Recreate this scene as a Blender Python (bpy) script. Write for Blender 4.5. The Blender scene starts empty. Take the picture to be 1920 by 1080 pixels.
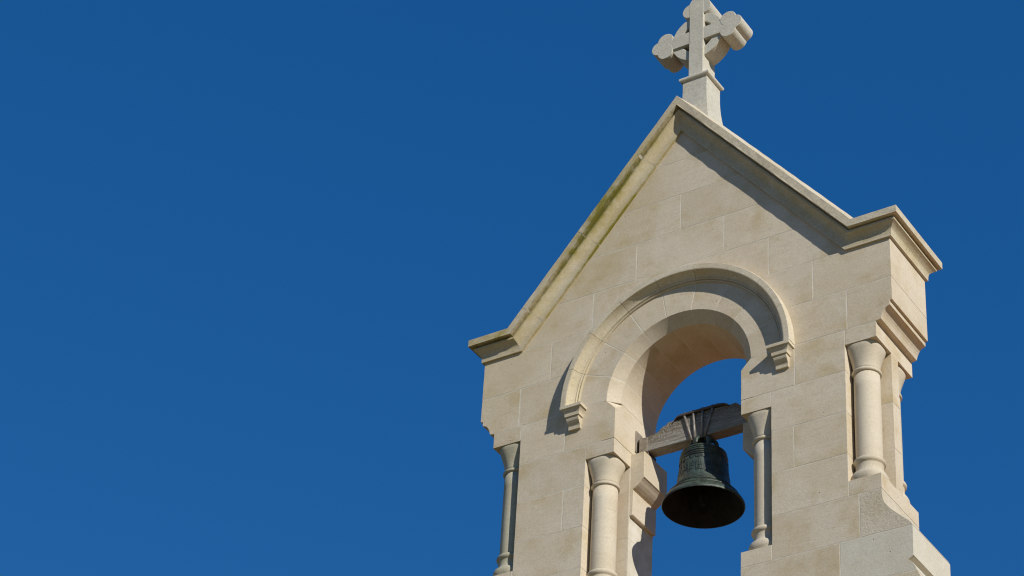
import bpy, bmesh, math, random
from mathutils import Vector, Matrix
random.seed(7)
PI = math.pi
sc = bpy.context.scene
col = sc.collection

# ---------------------------------------------------------------- camera
cam = bpy.data.objects.new('camera', bpy.data.cameras.new('camera'))
col.objects.link(cam)
CP = Vector((6.796, -11.8665, -9.3807)); YAW, PITCH, ROLL, FPX = -0.5999, 0.6274, 0.0661, 4853.18
fw = Vector((math.sin(YAW)*math.cos(PITCH), math.cos(YAW)*math.cos(PITCH), math.sin(PITCH)))
rt = fw.cross(Vector((0, 0, 1))).normalized(); up = rt.cross(fw)
r2 = math.cos(ROLL)*rt + math.sin(ROLL)*up; u2 = -math.sin(ROLL)*rt + math.cos(ROLL)*up
M = Matrix((r2, u2, -fw)).transposed().to_4x4(); M.translation = CP
cam.matrix_world = M
cam.data.sensor_width = 36.0; cam.data.lens = FPX/1920*36.0
cam.data.clip_start = .1; cam.data.clip_end = 6000
sc.camera = cam
sc.cycles.filter_width = 1.15; sc.cycles.use_denoising = True

# ---------------------------------------------------------------- sky and sun
SUN = Vector((.779, -.392, .490)).normalized()          # towards the sun
ELEV = math.asin(SUN.z); AZ = math.atan2(SUN.x, SUN.y)   # clockwise from +Y
wd = bpy.data.worlds.new('World'); sc.world = wd; wd.use_nodes = True
nt = wd.node_tree; bg = nt.nodes['Background']
sky = nt.nodes.new('ShaderNodeTexSky'); sky.sky_type = 'NISHITA'; sky.sun_disc = False
sky.sun_elevation = ELEV; sky.sun_rotation = AZ
sky.altitude = 0; sky.air_density = 1.0; sky.dust_density = 0.0; sky.ozone_density = 10.0
gam = nt.nodes.new('ShaderNodeGamma'); gam.inputs[1].default_value = .55          # the clear deep blue of the whole sky
hs = nt.nodes.new('ShaderNodeHueSaturation'); hs.inputs['Hue'].default_value = .514; hs.inputs['Saturation'].default_value = 1.475; hs.inputs['Value'].default_value = 1.2
nt.links.new(sky.outputs[0], gam.inputs[0]); nt.links.new(gam.outputs[0], hs.inputs['Color'])
nt.links.new(hs.outputs[0], bg.inputs[0]); bg.inputs[1].default_value = 0.138
sl = bpy.data.lights.new('sun', 'SUN'); sl.energy = 4.35; sl.angle = math.radians(.53); sl.color = (1, .965, .90)
sun = bpy.data.objects.new('sun', sl); col.objects.link(sun)
sun.rotation_euler = SUN.to_track_quat('Z', 'Y').to_euler(); sun.location = (20, -10, 15)
vs = sc.view_settings
vs.view_transform = 'Standard'; vs.look = 'None'; vs.exposure = 0.07; vs.gamma = 1.0; vs.use_curve_mapping = False

# ---------------------------------------------------------------- materials
def mat(name):
    m = bpy.data.materials.new(name); m.use_nodes = True
    t = m.node_tree; b = t.nodes['Principled BSDF']
    return m, t, b
class NB:
    def __init__(s, t): s.t = t
    def n(s, typ, **k):
        x = s.t.nodes.new(typ)
        for a, v in k.items():
            if a.startswith('i_'): x.inputs[a[2:].replace('_', ' ')].default_value = v
            else: setattr(x, a, v)
        return x
    def l(s, a, b): s.t.links.new(a, b)
    def noise(s, vec, scale, detail=4, rough=.55):
        x = s.n('ShaderNodeTexNoise'); x.inputs['Scale'].default_value = scale; x.inputs['Detail'].default_value = detail
        x.inputs['Roughness'].default_value = rough; s.l(vec, x.inputs['Vector']); return x.outputs['Fac']
    def ramp(s, fac, p0, p1, v0=0., v1=1.):
        x = s.n('ShaderNodeMapRange'); x.interpolation_type = 'SMOOTHSTEP'; s.l(fac, x.inputs['Value'])
        for k, v in zip(('From Min', 'From Max', 'To Min', 'To Max'), (p0, p1, v0, v1)): x.inputs[k].default_value = v
        return x.outputs[0]
    def math(s, op, a, b):
        x = s.n('ShaderNodeMath', operation=op)
        for i, v in enumerate((a, b)):
            if isinstance(v, (int, float)): x.inputs[i].default_value = v
            else: s.l(v, x.inputs[i])
        return x.outputs[0]
    def mix(s, f, a, b, bt='MIX'):
        x = s.n('ShaderNodeMix', data_type='RGBA', blend_type=bt)
        for sk, v in ((x.inputs[0], f), (x.inputs[6], a), (x.inputs[7], b)):
            if isinstance(v, (int, float)): sk.default_value = v
            elif isinstance(v, tuple): sk.default_value = v+(1,)
            else: s.l(v, sk)
        return x.outputs[2]
    def mapping(s, vec, scale):
        x = s.n('ShaderNodeMapping'); x.inputs['Scale'].default_value = scale; s.l(vec, x.inputs['Vector']); return x.outputs[0]

def stone_mat(name, ca, cb, ochre=.45, tone=.10, grain=1.0, rough_face=0.0, rake_stain=0.):
    m, t, b = mat(name); N = NB(t)
    tc = N.n('ShaderNodeTexCoord').outputs['Object']
    oi = N.n('ShaderNodeObjectInfo').outputs['Random']
    off = N.n('ShaderNodeVectorMath', operation='MULTIPLY_ADD'); off.inputs[1].default_value = (37, 53, 71)
    comb = N.n('ShaderNodeCombineXYZ')
    for i in range(3): N.l(oi, comb.inputs[i])
    N.l(comb.outputs[0], off.inputs[0]); N.l(tc, off.inputs[2]); v = off.outputs[0]
    big = N.noise(v, 2.2, 5, .6); mid = N.noise(v, 9, 5, .65); fine = N.noise(v, 140, 3, .7); gr = N.noise(v, 420, 2, .6)
    c = N.mix(N.ramp(big, .36, .66), ca, cb)
    c = N.mix(N.math('MULTIPLY', N.ramp(N.noise(v, 4.6, 5, .58), .46, .74), ochre), c, (.45, .345, .165))
    bl = N.noise(v, 4.0, 4, .6)                                     # pale bloom patches
    c = N.mix(N.math('MULTIPLY', N.ramp(bl, .55, .75), .38), c, (.63, .585, .485))
    bed = N.noise(N.mapping(v, (5, 5, 46)), 1.0, 4, .6)              # faint bedding
    c = N.mix(N.math('MULTIPLY', N.ramp(bed, .5, .75), .16), c, (.36, .29, .19))
    lum = N.math('ADD', N.math('MULTIPLY', oi, tone), 1-tone/2)
    lum = N.math('MULTIPLY', lum, N.math('ADD', N.math('MULTIPLY', N.ramp(fine, .3, .7), .20*grain), 1-.10*grain))
    lum = N.math('MULTIPLY', lum, N.math('ADD', N.math('MULTIPLY', N.ramp(N.noise(v, 62, 4, .75), .3, .7), .17*grain), 1-.085*grain))
    lc = N.n('ShaderNodeCombineColor')
    for i in range(3): N.l(lum, lc.inputs[i])
    c = N.mix(1.0, c, lc.outputs[0], 'MULTIPLY')
    # small pits
    vo = N.n('ShaderNodeTexVoronoi'); vo.inputs['Scale'].default_value = 19; N.l(v, vo.inputs['Vector'])
    vr = N.n('ShaderNodeSeparateColor'); N.l(vo.outputs['Color'], vr.inputs[0])
    pit = N.math('MULTIPLY', N.ramp(vo.outputs['Distance'], .10, .035), N.ramp(vr.outputs[0], .90, .92))
    c = N.mix(N.math('MULTIPLY', pit, .7), c, (.10, .08, .055))
    if rake_stain:                                                  # ochre algae spreading from the left-hand coping
        sx = N.n('ShaderNodeSeparateXYZ'); N.l(tc, sx.inputs[0])
        d = N.math('SUBTRACT', 1.80, N.math('SUBTRACT', sx.outputs[2], N.math('MULTIPLY', sx.outputs[0], 1.2023)))
        rs = N.math('MULTIPLY', N.ramp(N.math('ADD', d, N.math('MULTIPLY', N.noise(tc, 3.5, 5, .65), -.7)), .25, -.35), N.ramp(sx.outputs[0], .05, -.25))
        c = N.mix(N.math('MULTIPLY', rs, rake_stain), c, (.43, .335, .15))
    # lichen where the 'stain' attribute asks for it
    at = N.n('ShaderNodeAttribute'); at.attribute_name = 'stain'; st = at.outputs['Fac']
    sn = N.noise(tc, 14, 6, .7); s2 = N.noise(tc, 3.2, 4, .6)
    sm = N.math('MULTIPLY', st, N.math('ADD', N.ramp(sn, .25, .75), N.ramp(s2, .35, .70, .1, .6)))
    smn = N.n('ShaderNodeClamp'); N.l(sm, smn.inputs[0])
    lich = N.mix(N.ramp(N.math('ADD', N.math('MULTIPLY', N.noise(tc, 60, 4, .7), .5), N.math('MULTIPLY', st, .45)), .40, .78), (.43, .335, .115), (.20, .178, .025))
    c = N.mix(smn.outputs[0], c, lich)
    at2 = N.n('ShaderNodeAttribute'); at2.attribute_name = 'grime'
    gm = N.math('MULTIPLY', at2.outputs['Fac'], N.ramp(N.noise(tc, 38, 6, .75), .42, .64))
    c = N.mix(gm, c, (.13, .115, .08))
    N.l(c, b.inputs['Base Color'])
    b.inputs['Roughness'].default_value = .92; b.inputs['Specular IOR Level'].default_value = .18
    h = N.math('ADD', N.math('MULTIPLY', fine, .5), N.math('MULTIPLY', gr, .35))
    h = N.math('ADD', h, N.math('MULTIPLY', mid, .9))
    h = N.math('SUBTRACT', h, N.math('MULTIPLY', pit, 1.2))
    if rough_face: h = N.math('ADD', h, N.math('MULTIPLY', N.noise(v, 55, 5, .7), rough_face))
    bp = N.n('ShaderNodeBump'); bp.inputs['Strength'].default_value = .55; bp.inputs['Distance'].default_value = .0045
    N.l(h, bp.inputs['Height']); N.l(bp.outputs[0], b.inputs['Normal'])
    return m
STONE = stone_mat('limestone', (.612, .527, .398), (.567, .473, .337), ochre=.6, tone=.08, grain=.65, rake_stain=.28)
COLUMN = stone_mat('limestone_column', (.572, .500, .378), (.532, .455, .33), ochre=.12, tone=.05, grain=.6)
CORN = stone_mat('limestone_cornice', (.590, .522, .393), (.535, .455, .325), ochre=.35)
CROSS = stone_mat('limestone_cross', (.565, .53, .435), (.50, .465, .375), ochre=.2, tone=.06, grain=.9)
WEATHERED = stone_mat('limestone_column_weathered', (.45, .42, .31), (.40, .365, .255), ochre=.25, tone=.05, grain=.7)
GREY = stone_mat('limestone_grey', (.60, .555, .445), (.55, .50, .39), ochre=.2, grain=.55)
ROUGH = stone_mat('limestone_tooled', (.58, .51, .39), (.52, .45, .335), ochre=.3, rough_face=1.7, grain=.8)
def simple_noise_mat(name, c0, c1, scale, rough=.9, bump=.3, dist=.004, vscale=(1, 1, 1), spec=.2, lo=.35, hi=.65):
    m, t, b = mat(name); N = NB(t)
    v = N.mapping(N.n('ShaderNodeTexCoord').outputs['Object'], vscale)
    f = N.noise(v, scale, 6, .65); N.l(N.mix(N.ramp(f, lo, hi), c0, c1), b.inputs['Base Color'])
    b.inputs['Roughness'].default_value = rough; b.inputs['Specular IOR Level'].default_value = spec
    bp = N.n('ShaderNodeBump'); bp.inputs['Strength'].default_value = bump; bp.inputs['Distance'].default_value = dist
    N.l(N.noise(v, scale*3, 5, .7), bp.inputs['Height']); N.l(bp.outputs[0], b.inputs['Normal'])
    return m
MORTAR = simple_noise_mat('lime_mortar', (.66, .61, .50), (.55, .49, .375), 9, bump=.5)
IRON = simple_noise_mat('rusty_iron', (.10, .065, .045), (.045, .04, .038), 30, rough=.6, spec=.4)
ROD = simple_noise_mat('worn_steel_rod', (.27, .235, .195), (.16, .14, .12), 40, rough=.42, spec=.5)
GALV = simple_noise_mat('weathered_plate', (.30, .25, .19), (.20, .165, .125), 22, rough=.7)
def wood_mat():
    m, t, b = mat('weathered_oak'); N = NB(t)
    o = N.n('ShaderNodeTexCoord').outputs['Object']
    g1 = N.noise(N.mapping(o, (3, 60, 60)), 1.6, 6, .7); g2 = N.noise(N.mapping(o, (6, 150, 220)), 1, 5, .75); g3 = N.noise(o, 7, 4)
    c = N.mix(N.ramp(g1, .38, .64), (.25, .228, .19), (.42, .40, .355))
    c = N.mix(N.ramp(g2, .50, .70, 0, .5), c, (.10, .08, .06))
    c = N.mix(N.ramp(g3, .5, .75, 0, .45), c, (.27, .235, .18))
    # lichen crust and dirt on the weathered upper edge
    at = N.n('ShaderNodeAttribute'); at.attribute_name = 'grime'
    c = N.mix(N.math('MULTIPLY', at.outputs['Fac'], N.ramp(N.noise(o, 90, 5, .7), .38, .6)), c, (.12, .085, .045))
    N.l(c, b.inputs['Base Color']); b.inputs['Roughness'].default_value = .9; b.inputs['Specular IOR Level'].default_value = .15
    bp = N.n('ShaderNodeBump'); bp.inputs['Strength'].default_value = .9; bp.inputs['Distance'].default_value = .006
    N.l(N.math('ADD', g1, g2), bp.inputs['Height']); N.l(bp.outputs[0], b.inputs['Normal'])
    return m
WOOD = wood_mat()
def bronze_mat():
    m, t, b = mat('patinated_bronze'); N = NB(t)
    o = N.n('ShaderNodeTexCoord').outputs['Object']
    f = N.noise(o, 16, 6, .7); g = N.noise(N.mapping(o, (26, 26, 5)), 1, 6, .7); h = N.noise(o, 130, 4, .7)
    c = N.mix(N.ramp(f, .38, .64), (.026, .031, .022), (.060, .086, .062))
    c = N.mix(N.ramp(g, .50, .70, 0, .8), c, (.092, .125, .092))
    c = N.mix(N.ramp(h, .54, .68, 0, .6), c, (.035, .028, .018))
    N.l(c, b.inputs['Base Color']); b.inputs['Metallic'].default_value = .15
    b.inputs['Roughness'].default_value = .40; b.inputs['Specular IOR Level'].default_value = .55
    bp = N.n('ShaderNodeBump'); bp.inputs['Strength'].default_value = .6; bp.inputs['Distance'].default_value = .004
    N.l(N.math('ADD', h, f), bp.inputs['Height']); N.l(bp.outputs[0], b.inputs['Normal'])
    return m
BRONZE = bronze_mat()
INSIDE_SHADE = simple_noise_mat('bronze_inside_shade', (.006, .006, .005), (.016, .015, .011), 14, rough=.8)  # near-black: the shade inside the bell is painted into the colour
GROUND = simple_noise_mat('grass_and_gravel', (.17, .135, .058), (.25, .20, .095), .35, bump=.6, dist=.05)
BOUNCE_CLAY = simple_noise_mat('bounce_roof_clay', (.46, .135, .05), (.37, .105, .04), 3)  # red clay tuned for the warm bounce of the added roof
WALLM = simple_noise_mat('far_limestone', (.52, .45, .34), (.46, .38, .27), 2)

# ---------------------------------------------------------------- helpers
def tag(o, label=None, cat=None, group=None, kind=None):
    for k, v in (('label', label), ('category', cat), ('group', group), ('kind', kind)):
        if v: o[k] = v
    return o
def link(name, me, m, parent=None):
    o = bpy.data.objects.new(name, me); col.objects.link(o)
    if m and not me.materials: me.materials.append(m)
    if parent: o.parent = parent
    return o
def mesh(name, vs, fs, attrs=None, smooth=False):
    me = bpy.data.meshes.new(name); me.from_pydata([tuple(v) for v in vs], [], fs)
    if attrs:
        for k, a in attrs.items():
            at = me.attributes.new(k, 'FLOAT', 'POINT'); at.data.foreach_set('value', a)
    if smooth: me.polygons.foreach_set('use_smooth', [True]*len(me.polygons))
    me.update(); return me
def fixn(me):
    bm = bmesh.new(); bm.from_mesh(me); bmesh.ops.recalc_face_normals(bm, faces=bm.faces); bm.to_mesh(me); bm.free(); return me
def empty(name, loc=(0, 0, 0), parent=None):
    o = bpy.data.objects.new(name, None); col.objects.link(o); o.location = loc; o.empty_display_size = .2
    if parent: o.parent = parent
    return o
def inset(P, ds):
    n = len(P); out = []
    if isinstance(ds, (int, float)): ds = [ds]*n
    E = []
    for i in range(n):
        a, b = P[i], P[(i+1) % n]; dx, dz = b[0]-a[0], b[1]-a[1]; L = math.hypot(dx, dz) or 1e-9
        E.append((dx/L, dz/L, -dz/L, dx/L))                      # dir, inward normal (CCW)
    for i in range(n):
        e0, e1 = E[i-1], E[i]; d0, d1 = ds[i-1], ds[i]; cr = e0[0]*e1[1]-e0[1]*e1[0]
        if abs(cr) < .05:
            d = (d0+d1)/2; nx, nz = e0[2]+e1[2], e0[3]+e1[3]; q = math.hypot(nx, nz) or 1
            out.append((P[i][0]+nx/q*d, P[i][1]+nz/q*d))
        else:
            ax, az = P[i][0]+e0[2]*d0, P[i][1]+e0[3]*d0; bx, bz = P[i][0]+e1[2]*d1, P[i][1]+e1[3]*d1
            s = ((bx-ax)*e1[1]-(bz-az)*e1[0])/cr
            out.append((ax+e0[0]*s, az+e0[1]*s))
    return out
def densify(P, step):
    out = []
    for i in range(len(P)):
        a, b = P[i], P[(i+1) % len(P)]; L = math.hypot(b[0]-a[0], b[1]-a[1]); k = max(1, int(L/step))
        for j in range(k): out.append((a[0]+(b[0]-a[0])*j/k, a[1]+(b[1]-a[1])*j/k))
    return out
def prism(P, y0, y1, b=.003, jit=.0, step=None):
    """polygon P (x,z), CCW seen from the front, extruded in y with softened, slightly uneven arrises"""
    if step: P = densify(P, step)
    n = len(P); F = inset(P, b)
    if jit: F = [(F[i][0]+(P[i][0]-F[i][0])*random.uniform(-jit, jit), F[i][1]+(P[i][1]-F[i][1])*random.uniform(-jit, jit)) for i in range(n)]
    vs = [(x, y0, z) for x, z in F]+[(x, y0+b, z) for x, z in P]+[(x, y1-b, z) for x, z in P]+[(x, y1, z) for x, z in F]
    fs = [tuple(range(n)), tuple(range(4*n-1, 3*n-1, -1))]
    for k in range(3):
        for i in range(n):
            j = (i+1) % n; fs.append((k*n+i, (k+1)*n+i, (k+1)*n+j, k*n+j))
    return vs, fs
def inside(p, P):
    c = False; n = len(P)
    for i in range(n):
        a, b = P[i], P[i-1]
        if (a[1] > p[1]) != (b[1] > p[1]) and p[0] < (b[0]-a[0])*(p[1]-a[1])/(b[1]-a[1])+a[0]: c = not c
    return c
def loft(rings, cap=True):
    n = len(rings[0]); vs = [v for r in rings for v in r]; fs = []
    for k in range(len(rings)-1):
        for i in range(n):
            j = (i+1) % n; fs.append((k*n+i, k*n+j, (k+1)*n+j, (k+1)*n+i))
    if cap: fs += [tuple(range(n-1, -1, -1)), tuple(range((len(rings)-1)*n, len(rings)*n))]
    return vs, fs
def lathe(prof, seg=48, sq=None, cx=0, cy=0, cap=True):
    """prof: (r,z) or (r,z,e), e = superellipse exponent for the squared ends"""
    rings = []
    for p in prof:
        r, z = p[0], p[1]; e = p[2] if len(p) > 2 else 2
        ring = []
        for k in range(seg):
            a = 2*PI*k/seg; c, s = math.cos(a), math.sin(a)
            q = r/(abs(c)**e+abs(s)**e)**(1/e)
            ring.append((cx+q*c, cy+q*s, z))
        rings.append(ring)
    return loft(rings, cap)
def box(x0, x1, y0, y1, z0, z1):
    return prism([(x0, z0), (x1, z0), (x1, z1), (x0, z1)], y0, y1, .002)

# ================================================================= ground
GZ = -11.0
bm = bmesh.new(); bmesh.ops.create_circle(bm, cap_ends=True, radius=3000, segments=64)
me = bpy.data.meshes.new('ground'); bm.to_mesh(me); bm.free()
g = link('ground', me, GROUND); g.location = (0, 0, GZ); tag(g, 'grass and gravel around the church', kind='structure')

# ================================================================= bell gable
W, D = 1.5, .514
J, JN, WN, WA, DN = .4558, .6655, 1.1727, 1.3857, .2107
ZC = -.13                               # springing of the arch
RO = .80                                # outer radius of the voussoirs (under the hood mould)
gable = empty('bell_gable', (0, 0, -2.6))
tag(gable, 'pale limestone bell gable with round arch, nook columns and steep moulded cornice', 'bell tower')
OFF = Vector((0, 0, 2.6))
def gpart(name, vs, fs, m, parent=None, **kw):
    me = mesh(name, vs, fs, **kw)
    o = link(name, me, m, parent or gable)
    if parent is None: o.location = OFF
    return o
def xr(z): return (1.981-z)/1.2023       # inner line of the rake
def arc(r, a0, a1, n): return [(r*math.cos(a0+(a1-a0)*i/n), ZC+r*math.sin(a0+(a1-a0)*i/n)) for i in range(n+1)]
def ang(x=None, z=None, r=RO): return math.acos(x/r) if x is not None else math.asin((z-ZC)/r)
Z = [1.665, 1.370, 1.072, .772, .475, .172, -.13, -.43, -.725, -1.025, -1.326, -1.625, -1.925, -2.225, -2.6]
side_prof = [(1.384, -.13), (1.42, -.122), (1.4225, -.112), (1.427, -.095), (1.435, -.076), (1.446, -.058), (1.460, -.046), (1.483, -.037), (1.484, -.004), (1.5, -.002)]
scoop = [(1.385, -1.326), (1.386, -1.365), (1.391, -1.403), (1.402, -1.432), (1.419, -1.457), (1.445, -1.488), (1.480, -1.525), (1.515, -1.559), (1.545, -1.587), (1.562, -1.606), (1.571, -1.625)]
half = []                                # (polygon for x>0, y0, y1, material)
A = half.append
z0, z1 = Z[2], Z[1]; A([(0, z0), (xr(z0), z0), (xr(z1), z1), (0, z1)])
z0, z1 = Z[3], Z[2]; A([(.33, z0), (xr(z0), z0), (xr(z1), z1), (.33, z1)])
z0, z1 = Z[4], Z[3]
A([(RO*math.cos(ang(z=z0)), z0), (xr(z0)+.05, z0), (xr(z1), z1), (.655, z1)] + [(.655, ZC+RO*math.sin(ang(x=.655)))]*0
  if RO*math.cos(ang(z=z0)) > .655 else [(.655, z0), (xr(z0), z0), (xr(z1), z1), (.655, z1)])
z0, z1 = Z[5], Z[4]; ra = arc(RO, ang(z=z1), ang(z=z0), 6)
xi = ra[0][0]
A(([(.965, z0), (.965, z1), (.655, z1)] if xi < .655 else [(.965, z0), (.965, z1)]) + ra)
A([(.965, z0), (1.5, z0), (1.5, z1), (.965, z1)])
z0, z1 = Z[6], Z[5]; A([(1.195, z0), (1.195, z1)] + arc(RO, ang(z=z1), 0, 6))
A([(1.195, z0)] + side_prof + [(1.5, z1), (1.195, z1)])
z0, z1 = Z[7], Z[6]
SPR = [(J, z0), (.83, z0), (.83, z1), (J, z1)]            # springer, cut separately
A([(.83, z0), (WN, z0), (WN, z1), (.83, z1)])
A([(WN, -.2414), (WA, -.2414), (WA, z1), (WN, z1)])
A([(J, -.536), (JN, -.536), (JN, z0), (J, z0)])
A([(JN, Z[8]), (WN, Z[8]), (WN, z0), (JN, z0)])
A([(JN, Z[9]), (.82, Z[9]), (.82, Z[8]), (JN, Z[8])]); A([(.82, Z[9]), (WN, Z[9]), (WN, Z[8]), (.82, Z[8])])
A([(JN, Z[10]), (WN, Z[10]), (WN, Z[9]), (JN, Z[9])])
A([(WN, Z[10]), (WA, Z[10]), (WA, -1.22), (WN, -1.22)])
A([(J, Z[11]), (JN, Z[11]), (JN, -1.518), (J, -1.518)])
A([(JN, Z[11]), (1.24, Z[11]), (1.24, Z[10]), (JN, Z[10])])
SCOOP = [(1.24, Z[11])] + scoop[::-1] + [(1.24, Z[10])]
A(SCOOP)
A([(J, Z[12]), (1.107, Z[12]), (1.107, Z[11]), (J, Z[11])])
LOW = [(1.107, Z[12]), (1.585, Z[12]), (1.577, -1.900), (1.562, -1.874), (1.545, -1.858), (1.533, -1.848), (1.548, -1.838), (1.569, -1.826), (1.571, Z[11]), (1.107, Z[11])]
A(LOW)
A([(J, Z[13]), (.80, Z[13]), (.80, Z[12]), (J, Z[12])])
A([(.80, Z[13]), (1.72, Z[13]), (1.69, -2.12), (1.63, -2.02), (1.585, Z[12]), (.80, Z[12])])
A([(J, Z[14]), (1.1, Z[14]), (1.1, Z[13]), (J, Z[13])]); A([(1.1, Z[14]), (1.72, Z[14]), (1.72, Z[13]), (1.1, Z[13])])
polys = []
mir = lambda P: [(-x, z) for x, z in P[::-1]]
for P in half: polys += [P, mir(P)]
z0, z1 = Z[1], Z[0]
polys.append([(-xr(z0), z0), (xr(z0), z0), (xr(z1), z1), (-xr(z1), z1)])
polys.append([(-xr(z1), z1), (xr(z1), z1), (0, 1.981)])
z0, z1 = Z[3], Z[2]; polys.append([(-.33, z0), (.33, z0), (.33, z1), (-.33, z1)])
z0, z1 = Z[4], Z[3]; a0 = ang(z=z0); ea = RO*math.cos(a0)
if ea <= .655:
    polys.append([(-.655, z0)] + arc(RO, PI-a0, a0, 16) + [(.655, z0), (.655, z1), (-.655, z1)])
else:
    polys.append(arc(RO, PI-a0, a0, 16) + [(.655, z1), (-.655, z1)])
allp = polys + [SPR, mir(SPR)]
ring_test = lambda p: math.hypot(p[0], p[1]-ZC) < RO and p[1] > ZC-.002
mort_v, mort_f = [], []
def add_mortar(vs, fs):
    k = len(mort_v); mort_v.extend(vs); mort_f.extend([tuple(i+k for i in f) for f in fs])
def joint_flags(P, me_):
    out = []
    for i in range(len(P)):
        a, b = P[i], P[(i+1) % len(P)]; dx, dz = b[0]-a[0], b[1]-a[1]; L = math.hypot(dx, dz) or 1e-9
        p = ((a[0]+b[0])/2+dz/L*.006, (a[1]+b[1])/2-dx/L*.006)
        out.append(ring_test(p) or any(q is not me_ and inside(p, q) for q in allp))
    return out
GAP = .0026
def stone(P, y0=0., y1=D, m=STONE, name='stone', parent=None, jf=None, cin=.0015):
    jf = jf or joint_flags(P, P)
    ed = [abs(P[(i+1) % len(P)][0]-P[i][0]) < .01 for i in range(len(P))]
    Q = inset(P, [(GAP*(random.uniform(1.0, 2.1) if v else random.uniform(.7, 1.25)) if j else 0.) for j, v in zip(jf, ed)])
    dy = random.uniform(-.0008, -.0002)
    vs, fs = prism(Q, y0+dy, y1-dy, .0010, jit=.8, step=.05)
    o = gpart(name, vs, fs, m, parent)
    C = inset(P, [0. if j else cin for j in jf])
    vs, fs = prism(C, y0+.0002, y1-.0002, .0002)
    add_mortar(vs, fs)
    return o
for P in polys:
    m = STONE
    if P is SCOOP: m = ROUGH
    if P is LOW: m = GREY
    stone(P, m=m)
# springers with the chamfer stop cut away
for s in (1, -1):
    P = SPR if s > 0 else mir(SPR)
    o = stone(P, cin=.09)
    bm = bmesh.new(); bm.from_mesh(o.data)
    a, b_, c_ = Vector((s*.527, 0, -.128)), Vector((s*J, .070, -.152)), Vector((s*J, 0, -.205))
    nn = (b_-a).cross(c_-a).normalized()
    if nn.dot(Vector((s*J, 0, -.13))-a) < 0: nn = -nn
    r = bmesh.ops.bisect_plane(bm, geom=bm.verts[:]+bm.edges[:]+bm.faces[:], plane_co=a, plane_no=nn, clear_outer=True)
    bmesh.ops.holes_fill(bm, edges=[e for e in bm.edges if e.is_boundary], sides=0)
    bm.to_mesh(o.data); bm.free()
# middle strips of the piers between the nooks
for s in (1, -1):
    def sp(x0, x1, z0, z1): 
        P = [(x0, z0), (x1, z0), (x1, z1), (x0, z1)]; return P if s > 0 else mir(P)
    zz = [-.2414, -.60, -.93, -1.22]
    for k in range(3): stone(sp(WN, WA, zz[k+1], zz[k]), DN, D-DN, jf=[k < 2, False, k > 0, True] if s > 0 else [k < 2, True, k > 0, False])
    zz = [-.536, -.722, -1.06, -1.518]
    for k in range(3): stone(sp(J, JN, zz[k+1], zz[k]), DN, D, jf=[k < 2, True, k > 0, False] if s > 0 else [k < 2, False, k > 0, True])
# voussoirs
def sweep_arc(sec, a0, a1, n):
    """sec: closed list of (r, y); swept about the arch centre"""
    rings = []
    for k in range(n+1):
        a = a0+(a1-a0)*k/n
        rings.append([(r*math.cos(a), y, ZC+r*math.sin(a)) for r, y in sec])
    return loft(rings)
RV = .525
def vsec(d, y_extra=0.):
    return [(RV+d*.4, y_extra), (J+d, .070+d*.4), (J+d, D-y_extra), (RO-.001, D-y_extra), (RO-.001, y_extra)]
for k in range(9):
    a0, a1 = math.radians(20*k), math.radians(20*(k+1)); g_ = .0036
    dy = random.uniform(-.0008, -.0003)
    sec0 = vsec(0, dy); cen = (sum(p[0] for p in sec0)/5, sum(p[1] for p in sec0)/5)
    rings = []
    for i in range(13):
        e = g_ if i in (0, 12) else 0
        if i == 0: a = a0+.0036; q = .0016
        elif i == 1: a = a0+.0068; q = 0
        elif i == 11: a = a1-.0068; q = 0
        elif i == 12: a = a1-.0036; q = .0016
        else: a = a0+(a1-a0)*i/12; q = 0
        sec = [(r+(q if r < .6 else -q), y+(q if y < .2 else -q)) for r, y in sec0]
        rings.append([(r*math.cos(a), y, ZC+r*math.sin(a)) for r, y in sec])
    vs, fs = loft(rings); me = fixn(mesh('voussoir', vs, fs)); o = link('voussoir', me, STONE, gable); o.location = OFF
vs, fs = sweep_arc(vsec(.0004, .0004), 0.0, PI, 60); add_mortar(vs, fs)
o = gpart('mortar', mort_v, mort_f, MORTAR); fixn(o.data)
# hood mould
hsec = [(.832, .012), (.832, -.070), (.829, -.075), (.795, -.0755), (.789, -.074), (.7865, -.064), (.781, -.050), (.773, -.037), (.764, -.027), (.754, -.0195),
        (.7525, -.0205), (.7495, -.0225), (.746, -.0215), (.7435, -.017), (.742, -.0085), (.7395, -.0075), (.7375, -.0125), (.734, -.015), (.730, -.0125), (.7285, -.006), (.728, .012)]
for k in range(9):
    a0, a1 = math.radians(20*k)+.0014, math.radians(20*(k+1))-.0014
    if k == 0: a0 = 0
    if k == 8: a1 = PI
    vs, fs = sweep_arc(hsec, a0, a1, 12)
    st = [(.55 if 4 <= (i % len(hsec)) else .2)*max(0, (k-4)/4)*.35 for i in range(len(vs))]
    me = fixn(mesh('hood_mould', vs, fs, {'stain': st})); o = link('hood_mould', me, CORN, gable); o.location = OFF
# label stops
for s in (1, -1):
    lv = [(.676, .826, -.066, -.131), (.672, .830, -.080, -.133), (.672, .830, -.080, -.1545), (.682, .820, -.070, -.1565), (.684, .818, -.068, -.164), (.690, .812, -.062, -.172),
          (.696, .806, -.057, -.184), (.698, .804, -.056, -.206), (.706, .796, -.047, -.208), (.706, .796, -.047, -.222), (.7065, .7955, -.043, -.234), (.707, .795, -.033, -.247), (.7075, .7945, -.024, -.256),
          (.708, .794, -.0195, -.266), (.708, .794, -.0185, -.288), (.711, .791, -.012, -.291)]
    rings = [[(s*x0, .012, z), (s*x0, y, z), (s*x1, y, z), (s*x1, .012, z)] for x0, x1, y, z in lv]
    vs, fs = loft(rings); me = fixn(mesh('label_stop', vs, fs)); o = link('label_stop', me, CORN, gable); o.location = OFF
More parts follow.
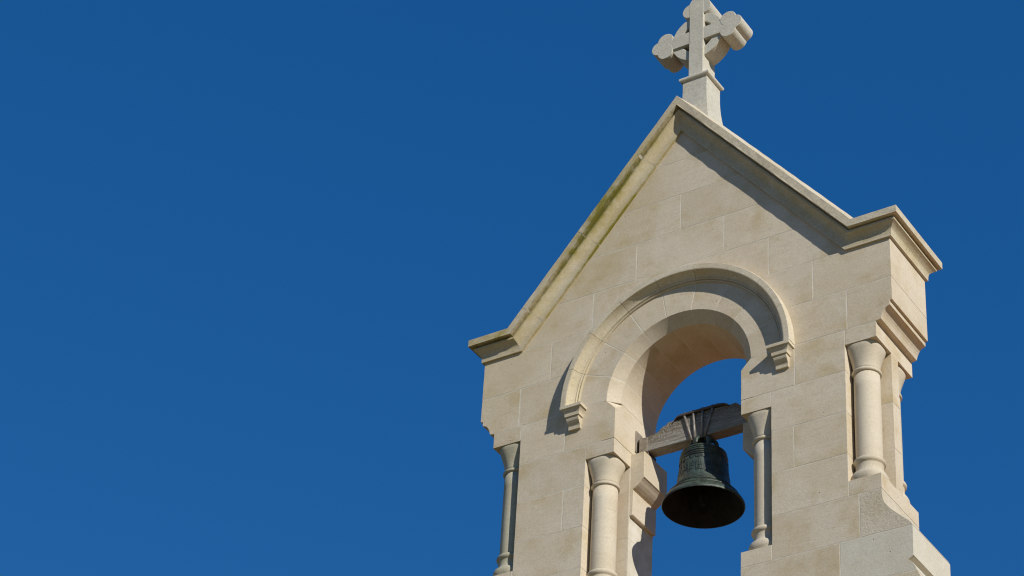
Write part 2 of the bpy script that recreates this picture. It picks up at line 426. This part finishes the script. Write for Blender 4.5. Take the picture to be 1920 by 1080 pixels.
# corbels that carry the bell beam
for s in (1, -1):
    P = [(s*(J+.002), -.442), (s*.355, -.442), (s*.353, -.634), (s*.362, -.640), (s*.374, -.652), (s*.386, -.667), (s*.402, -.683), (s*.420, -.697), (s*.437, -.706),
         (s*.430, -.714), (s*.430, -.893), (s*.434, -.897), (s*(J+.002), -.899)]
    if s > 0: P = P[::-1]
    area = sum(P[i-1][0]*P[i][1]-P[i][0]*P[i-1][1] for i in range(len(P)))
    if area < 0: P = P[::-1]
    vs, fs = prism(P, DN+.002, D-.006, .003, jit=.4)
    o = gpart('beam_corbel', vs, fs, STONE)
# ---------------------------------------------------------------- cornice
ZT, KX, AP, PR = .637, 1.2757, 2.1705, .0878
al = math.atan2(AP-ZT, KX); NR = (math.sin(al), math.cos(al)); DR = (math.cos(al), -math.sin(al))
cprof = [(PR, 0), (PR, -.040), (PR, -.050), (.043, -.0505), (.042, -.0620), (.061, -.0630), (.0605, -.070), (.060, -.077), (.051, -.083), (.041, -.0905), (.032, -.100), (.0245, -.110), (.0205, -.120), (.0185, -.133), (.0175, -.150), (.0172, -.158), (.0172, -.1655), (.0, -.1658)]
NP = len(cprof); SAD = .082
def cring(fx, shift):
    """fx(n) -> (x, z) of the section at depth n; full ring front then back"""
    fr = []; bk = []
    for w, n in cprof:
        x, z = fx(w, n); fr.append((x, -w, z)); bk.append((x, D+w, z))
    x, z = fx(PR, shift)
    return fr+bk[::-1]+[(x, D/2, z)]
def rake_at(x):
    zz = AP-abs(x)*(AP-ZT)/KX; s = 1 if x >= 0 else -1
    return lambda w, n: (x+s*NR[0]*n, zz+NR[1]*n)
mval = (NR[0]/(1+NR[1]), 1.0)              # valley mitre direction for +x
apx = lambda w, n: (0, AP+n/NR[1])
def cstone(rings, s_attr, cap0=True, cap1=True, kneel=0):
    n = len(rings[0]); vs = []; stv = []; grv = []
    for r_i, r in enumerate(rings):
        for i, v in enumerate(r):
            j = 0 if i == 2*NP else (i if i < NP else 2*NP-1-i)
            jx = random.uniform(-.0017, .0012) if j in (0, 2) else 0
            vs.append((v[0]+jx*.5, v[1]+jx, v[2]+jx)); a, gq = s_attr(v, j, i < NP); stv.append(a); grv.append(gq)
    fs = []
    for k in range(len(rings)-1):
        for i in range(n):
            j = (i+1) % n; fs.append((k*n+i, k*n+j, (k+1)*n+j, (k+1)*n+i))
    if kneel:                                 # side return: quads front <-> back at the outer end
        b = (len(rings)-1)*n
        for i in range(NP-1): fs.append((b+i, b+i+1, b+2*NP-2-i, b+2*NP-1-i))
        fs.append(tuple(range(n-1, -1, -1)))
        fs.append((b, b+2*NP-1, b+2*NP))
    else:
        fs += [tuple(range(n-1, -1, -1)), tuple(range((len(rings)-1)*n, len(rings)*n))]
    me = fixn(mesh('cornice_stone', vs, fs, {'stain': stv, 'grime': grv})); o = link('cornice_stone', me, CORN, gable); o.location = OFF
    return o
def stain_fn(v, j, front):
    x, y, z = v
    if x < .02:
        t = min(1, max(0, -x/1.27)); mid = math.exp(-((t-.45)/.28)**2)
        tab = (.80, .95, 1.2, 1.4, 1.4, 1.3, 1.05, .85, .68, .60, .55, .50, .48, .48, .55, .80, 1.1, 1.1)
        return tab[j]*(.5+.6*mid if j > 2 else .12+.95*mid+(.6 if x < -1.275 else 0)), (.08 if j < 2 else (.45 if j < 6 else .0))
    return (.30 if 2 < j < 15 else .06), (.20 if j < 2 else .10)
cuts = [.322, .752, 1.165]
def xs(a, b): 
    k = max(2, int(abs(b-a)/.045)); return [a+(b-a)*i/k for i in range(k+1)]
ge = .0013
cstone([cring(rake_at(x), SAD) for x in xs(-cuts[0]+ge, -.10)] + [cring(rake_at(-.06), 0)]*0 + [cring(apx, SAD)] + [cring(rake_at(x), SAD) for x in xs(.10, cuts[0]-ge)], stain_fn) if False else None
def apex_stone():
    L = [cring(rake_at(x), SAD) for x in xs(-cuts[0]+ge, -.135)]; Rr = [cring(rake_at(x), SAD) for x in xs(.135, cuts[0]-ge)]
    cstone(L+[cring(apx, SAD)]+Rr, stain_fn)
apex_stone()
for s in (1, -1):
    for a, b in ((cuts[0], cuts[1]), (cuts[1], cuts[2])):
        cstone([cring(rake_at(s*x), SAD) for x in xs(a+ge, b-ge)], stain_fn)
    rings = [cring(rake_at(s*x), SAD) for x in (cuts[2]+ge, cuts[2]+.012)]
    rings.append(cring(lambda w, n: (s*(KX+mval[0]*n), ZT+n), SAD))
    for f in (.25, .5, .75): rings.append(cring(lambda w, n: (s*((KX+mval[0]*n)*(1-f)+(W+w)*f), ZT+n), SAD*(1-f)))
    rings.append(cring(lambda w, n: (s*(W+w), ZT+n), 0))
    cstone(rings, stain_fn, kneel=1)
# mortar bed in the cornice joints
for s in (1, -1):
    for cx in cuts:
        rs = []
        for x in (cx-.006, cx+.006):
            r = cring(rake_at(s*x), SAD); q = [(v[0], v[1]+(.0015 if v[1] < D/2 else -.0015), v[2]) for v in r]
            f0 = rake_at(s*x); top = f0(0, -.002); tm = f0(0, SAD-.002)
            q[0] = (top[0], q[0][1], top[1]); q[-2] = (top[0], q[-2][1], top[1]); q[-1] = (tm[0], D/2, tm[1])
            rs.append(q)
        v_, f_ = loft(rs); me = fixn(mesh('mortar_joint', v_, f_)); o = link('mortar_joint', me, MORTAR, gable); o.location = OFF

# ---------------------------------------------------------------- nook columns
def col_profile():
    cap = [(.109, 0, 3.2), (.111, -.006, 3.2), (.107, -.03, 2.9), (.101, -.055, 2.7), (.095, -.08, 2.5), (.089, -.105, 2.3), (.0845, -.13, 2.15), (.0825, -.155, 2), (.081, -.172, 2)]
    neck = [(.0805, -.170), (.087, -.1715), (.0915, -.176), (.093, -.183), (.0915, -.190), (.087, -.1945), (.0805, -.196)]
    shaft = [(.0805, -.192), (.0812, -.30), (.0818, -.55), (.0815, -.80), (.0812, -.825)]
    base = [(.081, -.808), (.0905, -.8105), (.0965, -.817), (.0995, -.8265), (.0975, -.836), (.092, -.8435), (.0865, -.847), (.0855, -.852), (.0845, -.866), (.0850, -.882), (.0875, -.896), (.090, -.903), (.094, -.908, 2.1),
            (.102, -.915, 2.3), (.1065, -.925, 2.4), (.109, -.938, 2.5), (.109, -.952, 2.5), (.106, -.963, 2.5), (.104, -.966, 2.6), (.104, -.983, 2.8)]
    return dict(capital=cap, neck_ring=neck, shaft=shaft, base=base)
cmesh = {}
for k, pr in col_profile().items():
    vs, fs = lathe(pr, 48); me = fixn(mesh(k, vs, fs, smooth=True))
    cmesh[k] = me
    me.materials.append(COLUMN)
for s in (1, -1):
    for nm, cx, cy, zt in (('front_outer', WN+.088, .115, -.2414), ('back_outer', WN+.088, D-.115, -.2414), ('front_inner', JN-.088, .115, -.536)):
        e = empty('nook_column', (s*cx, cy, zt+2.6), gable)
        for k, me in cmesh.items():
            o = link(k, me, None, e)
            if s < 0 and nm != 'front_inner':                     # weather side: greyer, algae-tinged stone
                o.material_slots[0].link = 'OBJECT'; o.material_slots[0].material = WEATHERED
            if random.random() < .5: o.rotation_euler.z = random.choice((0, PI/2, PI, -PI/2))

# ---------------------------------------------------------------- church below the frame
P = [(-5.2, GZ), (5.2, GZ), (5.2, -6.0), (1.9, -2.60), (-1.9, -2.60), (-5.2, -6.0)]
vs, fs = prism(P, -.06, .62, .02); gpart('church_wall', vs, fs, WALLM)
P = [(-5.5, -5.95), (0, -2.65), (5.5, -5.95), (5.5, -5.8), (0, -2.45), (-5.5, -5.8)]
vs, fs = prism(P, .64, 18, .01); gpart('bounce_roof', vs, fs, BOUNCE_CLAY)  # unseen nave roof, added to bounce warm light up under the arch
P = [(-5.0, GZ), (5.0, GZ), (5.0, -5.7), (0, -2.7), (-5.0, -5.7)]
vs, fs = prism(P, .63, 17.7, .01); gpart('nave_wall', vs, fs, WALLM)

# ================================================================= stone cross
YM = .257
cross = empty('stone_cross', (0, YM, 2.0))
tag(cross, 'weathered stone ring cross with trefoil ends on a pedestal above the gable', 'cross')
def cpart(name, vs, fs, m=CROSS, smooth=False, attrs=None, parent=None):
    vs = [(v[0], v[1]-YM, v[2]-2.0) for v in vs]
    me = fixn(mesh(name, vs, fs, attrs, smooth)); return link(name, me, m, parent or cross)
CZ = 2.926; Y0, Y1 = .172, .342
vs, fs = prism([(-.0575, 2.535), (.0575, 2.535), (.0565, 3.235), (-.0565, 3.235)], Y0-.003, Y1+.003, .003, jit=.4, step=.05); cpart('shaft', vs, fs)
for s in (1, -1):
    P = [(s*.05, CZ-.0565), (s*.215, CZ-.0565), (s*.215, CZ+.0565), (s*.05, CZ+.0565)]
    if s < 0: P = P[::-1]
    vs, fs = prism(P, Y0, Y1, .003, jit=.4, step=.04); cpart('arm', vs, fs)
def trefoil(ax, az):
    circ = [((.252, .053), .062), ((.252, -.053), .062), ((.303, 0), .060)]; c0 = (.262, 0)
    P = []
    for k in range(72):
        a = 2*PI*k/72; d = (math.cos(a), math.sin(a)); best = .05
        for (cx, cy), r in circ:
            ox, oy = c0[0]-cx, c0[1]-cy; b = ox*d[0]+oy*d[1]; q = b*b-(ox*ox+oy*oy-r*r)
            if q > 0: best = max(best, -b+math.sqrt(q))
        u, v = c0[0]+d[0]*best, c0[1]+d[1]*best
        P.append((ax*u-az*v, CZ+az*u+ax*v))
    return P
for k, (ax, az) in enumerate(((1, 0), (-1, 0), (0, 1))):
    vs, fs = prism(trefoil(ax, az), Y0-.0015, Y1+.0015, .003, jit=.3)
    o = cpart('trefoil', vs, fs)
# ring
sec = [(.130, .189), (.133, .186), (.203, .186), (.206, .189), (.206, .325), (.203, .328), (.133, .328), (.130, .325)]
n = 72; vs = []; fs = []
for k in range(n):
    a = 2*PI*k/n
    for r, y in sec: vs.append((r*math.cos(a), y, CZ+r*math.sin(a)))
for k in range(n):
    for i in range(8):
        j = (i+1) % 8; k2 = (k+1) % n; fs.append((k*8+i, k*8+j, k2*8+j, k2*8+i))
cpart('ring', vs, fs)
# collar (half-round) and pedestal
def sqring(hx, hy, z, x0=0.): return [(x0-hx, YM-hy, z), (x0+hx, YM-hy, z), (x0+hx, YM+hy, z), (x0-hx, YM+hy, z)]
cr = []
for k in range(9):
    a = -PI/2+PI*k/8; cr.append(sqring(.1005+.0165*math.cos(a), .1005+.0165*math.cos(a), 2.527+.0185*math.sin(a)))
vs, fs = loft(cr); cpart('collar', vs, fs)
pr = [(.094, 2.512), (.094, 2.44), (.0945, 2.39), (.0962, 2.345), (.0992, 2.30), (.1035, 2.255), (.109, 2.21), (.114, 2.175), (.120, 2.13), (.124, 2.0), (.124, 1.95)]
rg = [sqring(h, .004+h, z) for h, z in pr]
vs, fs = loft(rg); gr = [.9 if i % 4 in (0, 1) else .15 for i in range(len(vs))]
cpart('pedestal', vs, fs, attrs={'grime': [g_*.25 for g_ in gr]})

# ================================================================= bell beam
BY0, BY1, BZ0, BZ1 = .265, .357, -.411, -.229
beam = empty('bell_beam', (0, .311, BZ0))
tag(beam, 'weathered grey oak beam across the arch carrying the bell', 'beam')
BO = Vector((0, .311, BZ0))
def bpart(parent, name, vs, fs, m, o0=BO, smooth=False, attrs=None):
    vs = [(v[0]-o0.x, v[1]-o0.y, v[2]-o0.z) for v in vs]
    return link(name, fixn(mesh(name, vs, fs, attrs, smooth)), m, parent)
top = [(.452, -.285), (.40, -.275), (.345, -.27), (.306, -.258), (.276, -.229), (.19, -.231)]
x = .16
while x > -.20: top.append((x, BZ1+random.uniform(-.004, .002))); x -= .05
top += [(-.217, -.232), (-.235, -.247), (-.26, -.256), (-.28, -.274), (-.30, -.287), (-.33, -.290), (-.363, -.300), (-.395, -.297), (-.43, -.293)]
P = [(-.43, BZ0+.0), (.452, BZ0)] + top
P = densify(P, .03); P = [(a, b+random.uniform(-.0014, .0014)) for a, b in P]
vs, fs = prism(P, BY0, BY1, .004, jit=.5)
gr = [1.0 if v[2] > -.30 or (v[2] > -.335 and v[0] < -.25) else .0 for v in vs]
bpart(beam, 'oak_beam', vs, fs, WOOD, attrs={'grime': gr})
# iron cap plate, four hanger rods with nuts
vs, fs = prism([(-.165, -.245), (-.145, -.230), (-.13, -.2265), (.150, -.2265), (.195, -.2305), (.226, -.243), (.228, -.236), (.198, -.219), (.155, -.2105), (-.112, -.2105), (-.140, -.2165), (-.160, -.2335)], BY0-.018, BY1+.018, .0015)
bpart(beam, 'cap_plate', vs, fs, IRON)
def tube(a, b, r, seg=10):
    a, b = Vector(a), Vector(b); d = (b-a).normalized(); u = d.orthogonal().normalized(); w = d.cross(u)
    return loft([[tuple(p+u*r*math.cos(2*PI*k/seg)+w*r*math.sin(2*PI*k/seg)) for k in range(seg)] for p in (a, b)])
for xt, xb in ((-.092, -.036), (-.026, -.014), (.041, .036), (.112, .056)):
    yf = BY0-.007
    vs, fs = tube((xt, yf, -.228), (xb, yf, -.430), .0085); rod = bpart(beam, 'hanger_rod', vs, fs, ROD, smooth=True)
    vs, fs = tube((xt, yf+.003, -.2115), (xt, yf+.003, -.204), .0105, 6); bpart(rod, 'nut', vs, fs, IRON)
# end strap and wall plate at the left jamb, bearing plates on the corbels
vs, fs = box(-.4555, -.449, .258, .342, -.392, -.232); bpart(beam, 'wall_plate', vs, fs, GALV)
vs, fs = box(-.449, -.430, .285, .330, -.33, -.29); bpart(beam, 'pivot', vs, fs, IRON)
for s in (1, -1):
    vs, fs = box(min(s*.36, s*.45), max(s*.36, s*.45), .268, .372, -.4415, BZ0-.0005); bpart(beam, 'bearing_plate', vs, fs, IRON)
vs, fs = box(-.425, -.366, BY0-.0045, BY1+.004, BZ0-.0025, -.3035); bpart(beam, 'end_strap', vs, fs, GALV)

# ================================================================= bell
BC = Vector((.022, .315, -.911))
bell = empty('bell', BC); tag(bell, 'dark green bronze bell hanging mouth down in the arch', 'bell')
def lpart(name, vs, fs, m, smooth=True, parent=None):
    return link(name, fixn(mesh(name, vs, fs, None, smooth)), m, parent or bell)
out = [(.2615, 0), (.2635, .005), (.2625, .012), (.256, .024), (.2455, .040), (.229, .058), (.2255, .062), (.2245, .066), (.2105, .080), (.1955, .098), (.182, .122), (.172, .15), (.165, .185), (.160, .22), (.156, .26), (.1525, .30),
       (.150, .33), (.1475, .355), (.144, .374), (.137, .389), (.126, .399), (.105, .406), (.06, .409), (.001, .41)]
inn = [(.001, .385), (.09, .38), (.118, .365), (.130, .33), (.136, .28), (.143, .22), (.155, .16), (.172, .115), (.195, .078), (.218, .048), (.238, .022), (.250, .006), (.257, 0)]
vs, fs = lathe(out, 72); fs = [f for f in fs if len(f) == 4]; lpart('bell_body', vs, fs, BRONZE)
vs, fs = lathe(inn, 72); fs = [f for f in fs if len(f) == 4]; o = lpart('inner_wall', vs, fs, INSIDE_SHADE)
vs, fs = lathe([(.257, 0), (.259, -.0015), (.2615, 0), (.259, .002)], 72, cap=False)
n = 72; fs += [(3*n+i, 3*n+(i+1) % n, (i+1) % n, i) for i in range(n)]; lpart('lip', vs, fs, BRONZE)
def rad(z):
    for (r0, z0_), (r1, z1_) in zip(out, out[1:]):
        if z0_ <= z <= z1_: return r0+(r1-r0)*(z-z0_)/(z1_-z0_)
    return .1
def torus(z, t, name='band'):
    R_ = rad(z); n, m_ = 72, 8; vs = []; fs = []
    for k in range(n):
        a = 2*PI*k/n
        for i in range(m_):
            b = 2*PI*i/m_; r = R_+t*math.cos(b); vs.append((r*math.cos(a), r*math.sin(a), z+t*math.sin(b)))
    for k in range(n):
        for i in range(m_):
            j = (i+1) % m_; k2 = (k+1) % n; fs.append((k*m_+i, k*m_+j, k2*m_+j, k2*m_+i))
    lpart(name, vs, fs, BRONZE)
for z, t in ((.377, .0055), (.361, .0038), (.345, .0065), (.326, .0038), (.312, .0055), (.120, .004), (.104, .0055), (.063, .0065)): torus(z, t)
# cast ornament: festoon swags under the bands and a row of relief figures
vs = []; fs = []
def patch(a0, a1, z0, z1, h, shape=None):
    """raised patch on the bell wall"""
    k = len(vs); N_ = 6
    for i in range(N_+1):
        a = a0+(a1-a0)*i/N_; t = 2*i/N_-1
        zl = z0 if shape is None else z1-(z1-z0)*math.sqrt(max(0, 1-t*t*.98))
        for (z, hh) in ((z1+.002, -.002), (z1, h), (zl, h), (zl-.002, -.002)):
            r = rad(z)+hh; vs.append((r*math.cos(a), r*math.sin(a), z))
    for i in range(N_):
        for j in range(3): b = k+i*4+j; fs.append((b, b+1, b+5, b+4))
NS = 26
for i in range(NS):
    a = 2*PI*i/NS; patch(a+.015, a+2*PI/NS-.015, .280, .302, .0034, 1)
random.seed(11)
for i in range(18):
    a = 2*PI*i/18
    patch(a+.03, a+.075, .175, .272, .003); patch(a+.10, a+.30, .185+random.uniform(-.01, .015), .20+random.uniform(0, .015), .0025)
    patch(a+.12, a+.17, .215, .27+random.uniform(-.015, 0), .0028); patch(a+.215, a+.265, .215, .265, .0028); patch(a+.11, a+.28, .236, .245, .0024)
o = lpart('relief_ornament', vs, fs, BRONZE, smooth=False)
# crown: argent block and canon loops
vs, fs = lathe([(.075, .405), (.073, .42), (.045, .428), (.036, .495), (.001, .498)], 24); lpart('crown', vs, fs, BRONZE)
for k in range(6):
    a = 2*PI*k/6+.35; pts = []
    for i in range(11):
        b = -1.25+(PI+1.6)*i/10
        rr = .048+.036*math.cos(b); zz = .448+.040*math.sin(b)
        pts.append(Vector((rr*math.cos(a), rr*math.sin(a), zz)))
    rings = []
    for i, p in enumerate(pts):
        d = (pts[min(i+1, 10)]-pts[max(i-1, 0)]).normalized(); sd = Vector((-math.sin(a), math.cos(a), 0)); w = d.cross(sd)
        rings.append([tuple(p+sd*.017*math.cos(2*PI*q/10)+w*.013*math.sin(2*PI*q/10)) for q in range(10)])
    vs, fs = loft(rings); lpart('canon', vs, fs, BRONZE)
# clapper, near-black with the same painted-in shade
vs, fs = lathe([(.010, .38), (.011, .30), (.012, .18), (.018, .12), (.024, .105), (.029, .085), (.026, .065), (.018, .05), (.014, .02), (.012, .015)][::-1], 20); lpart('clapper', vs, fs, INSIDE_SHADE)
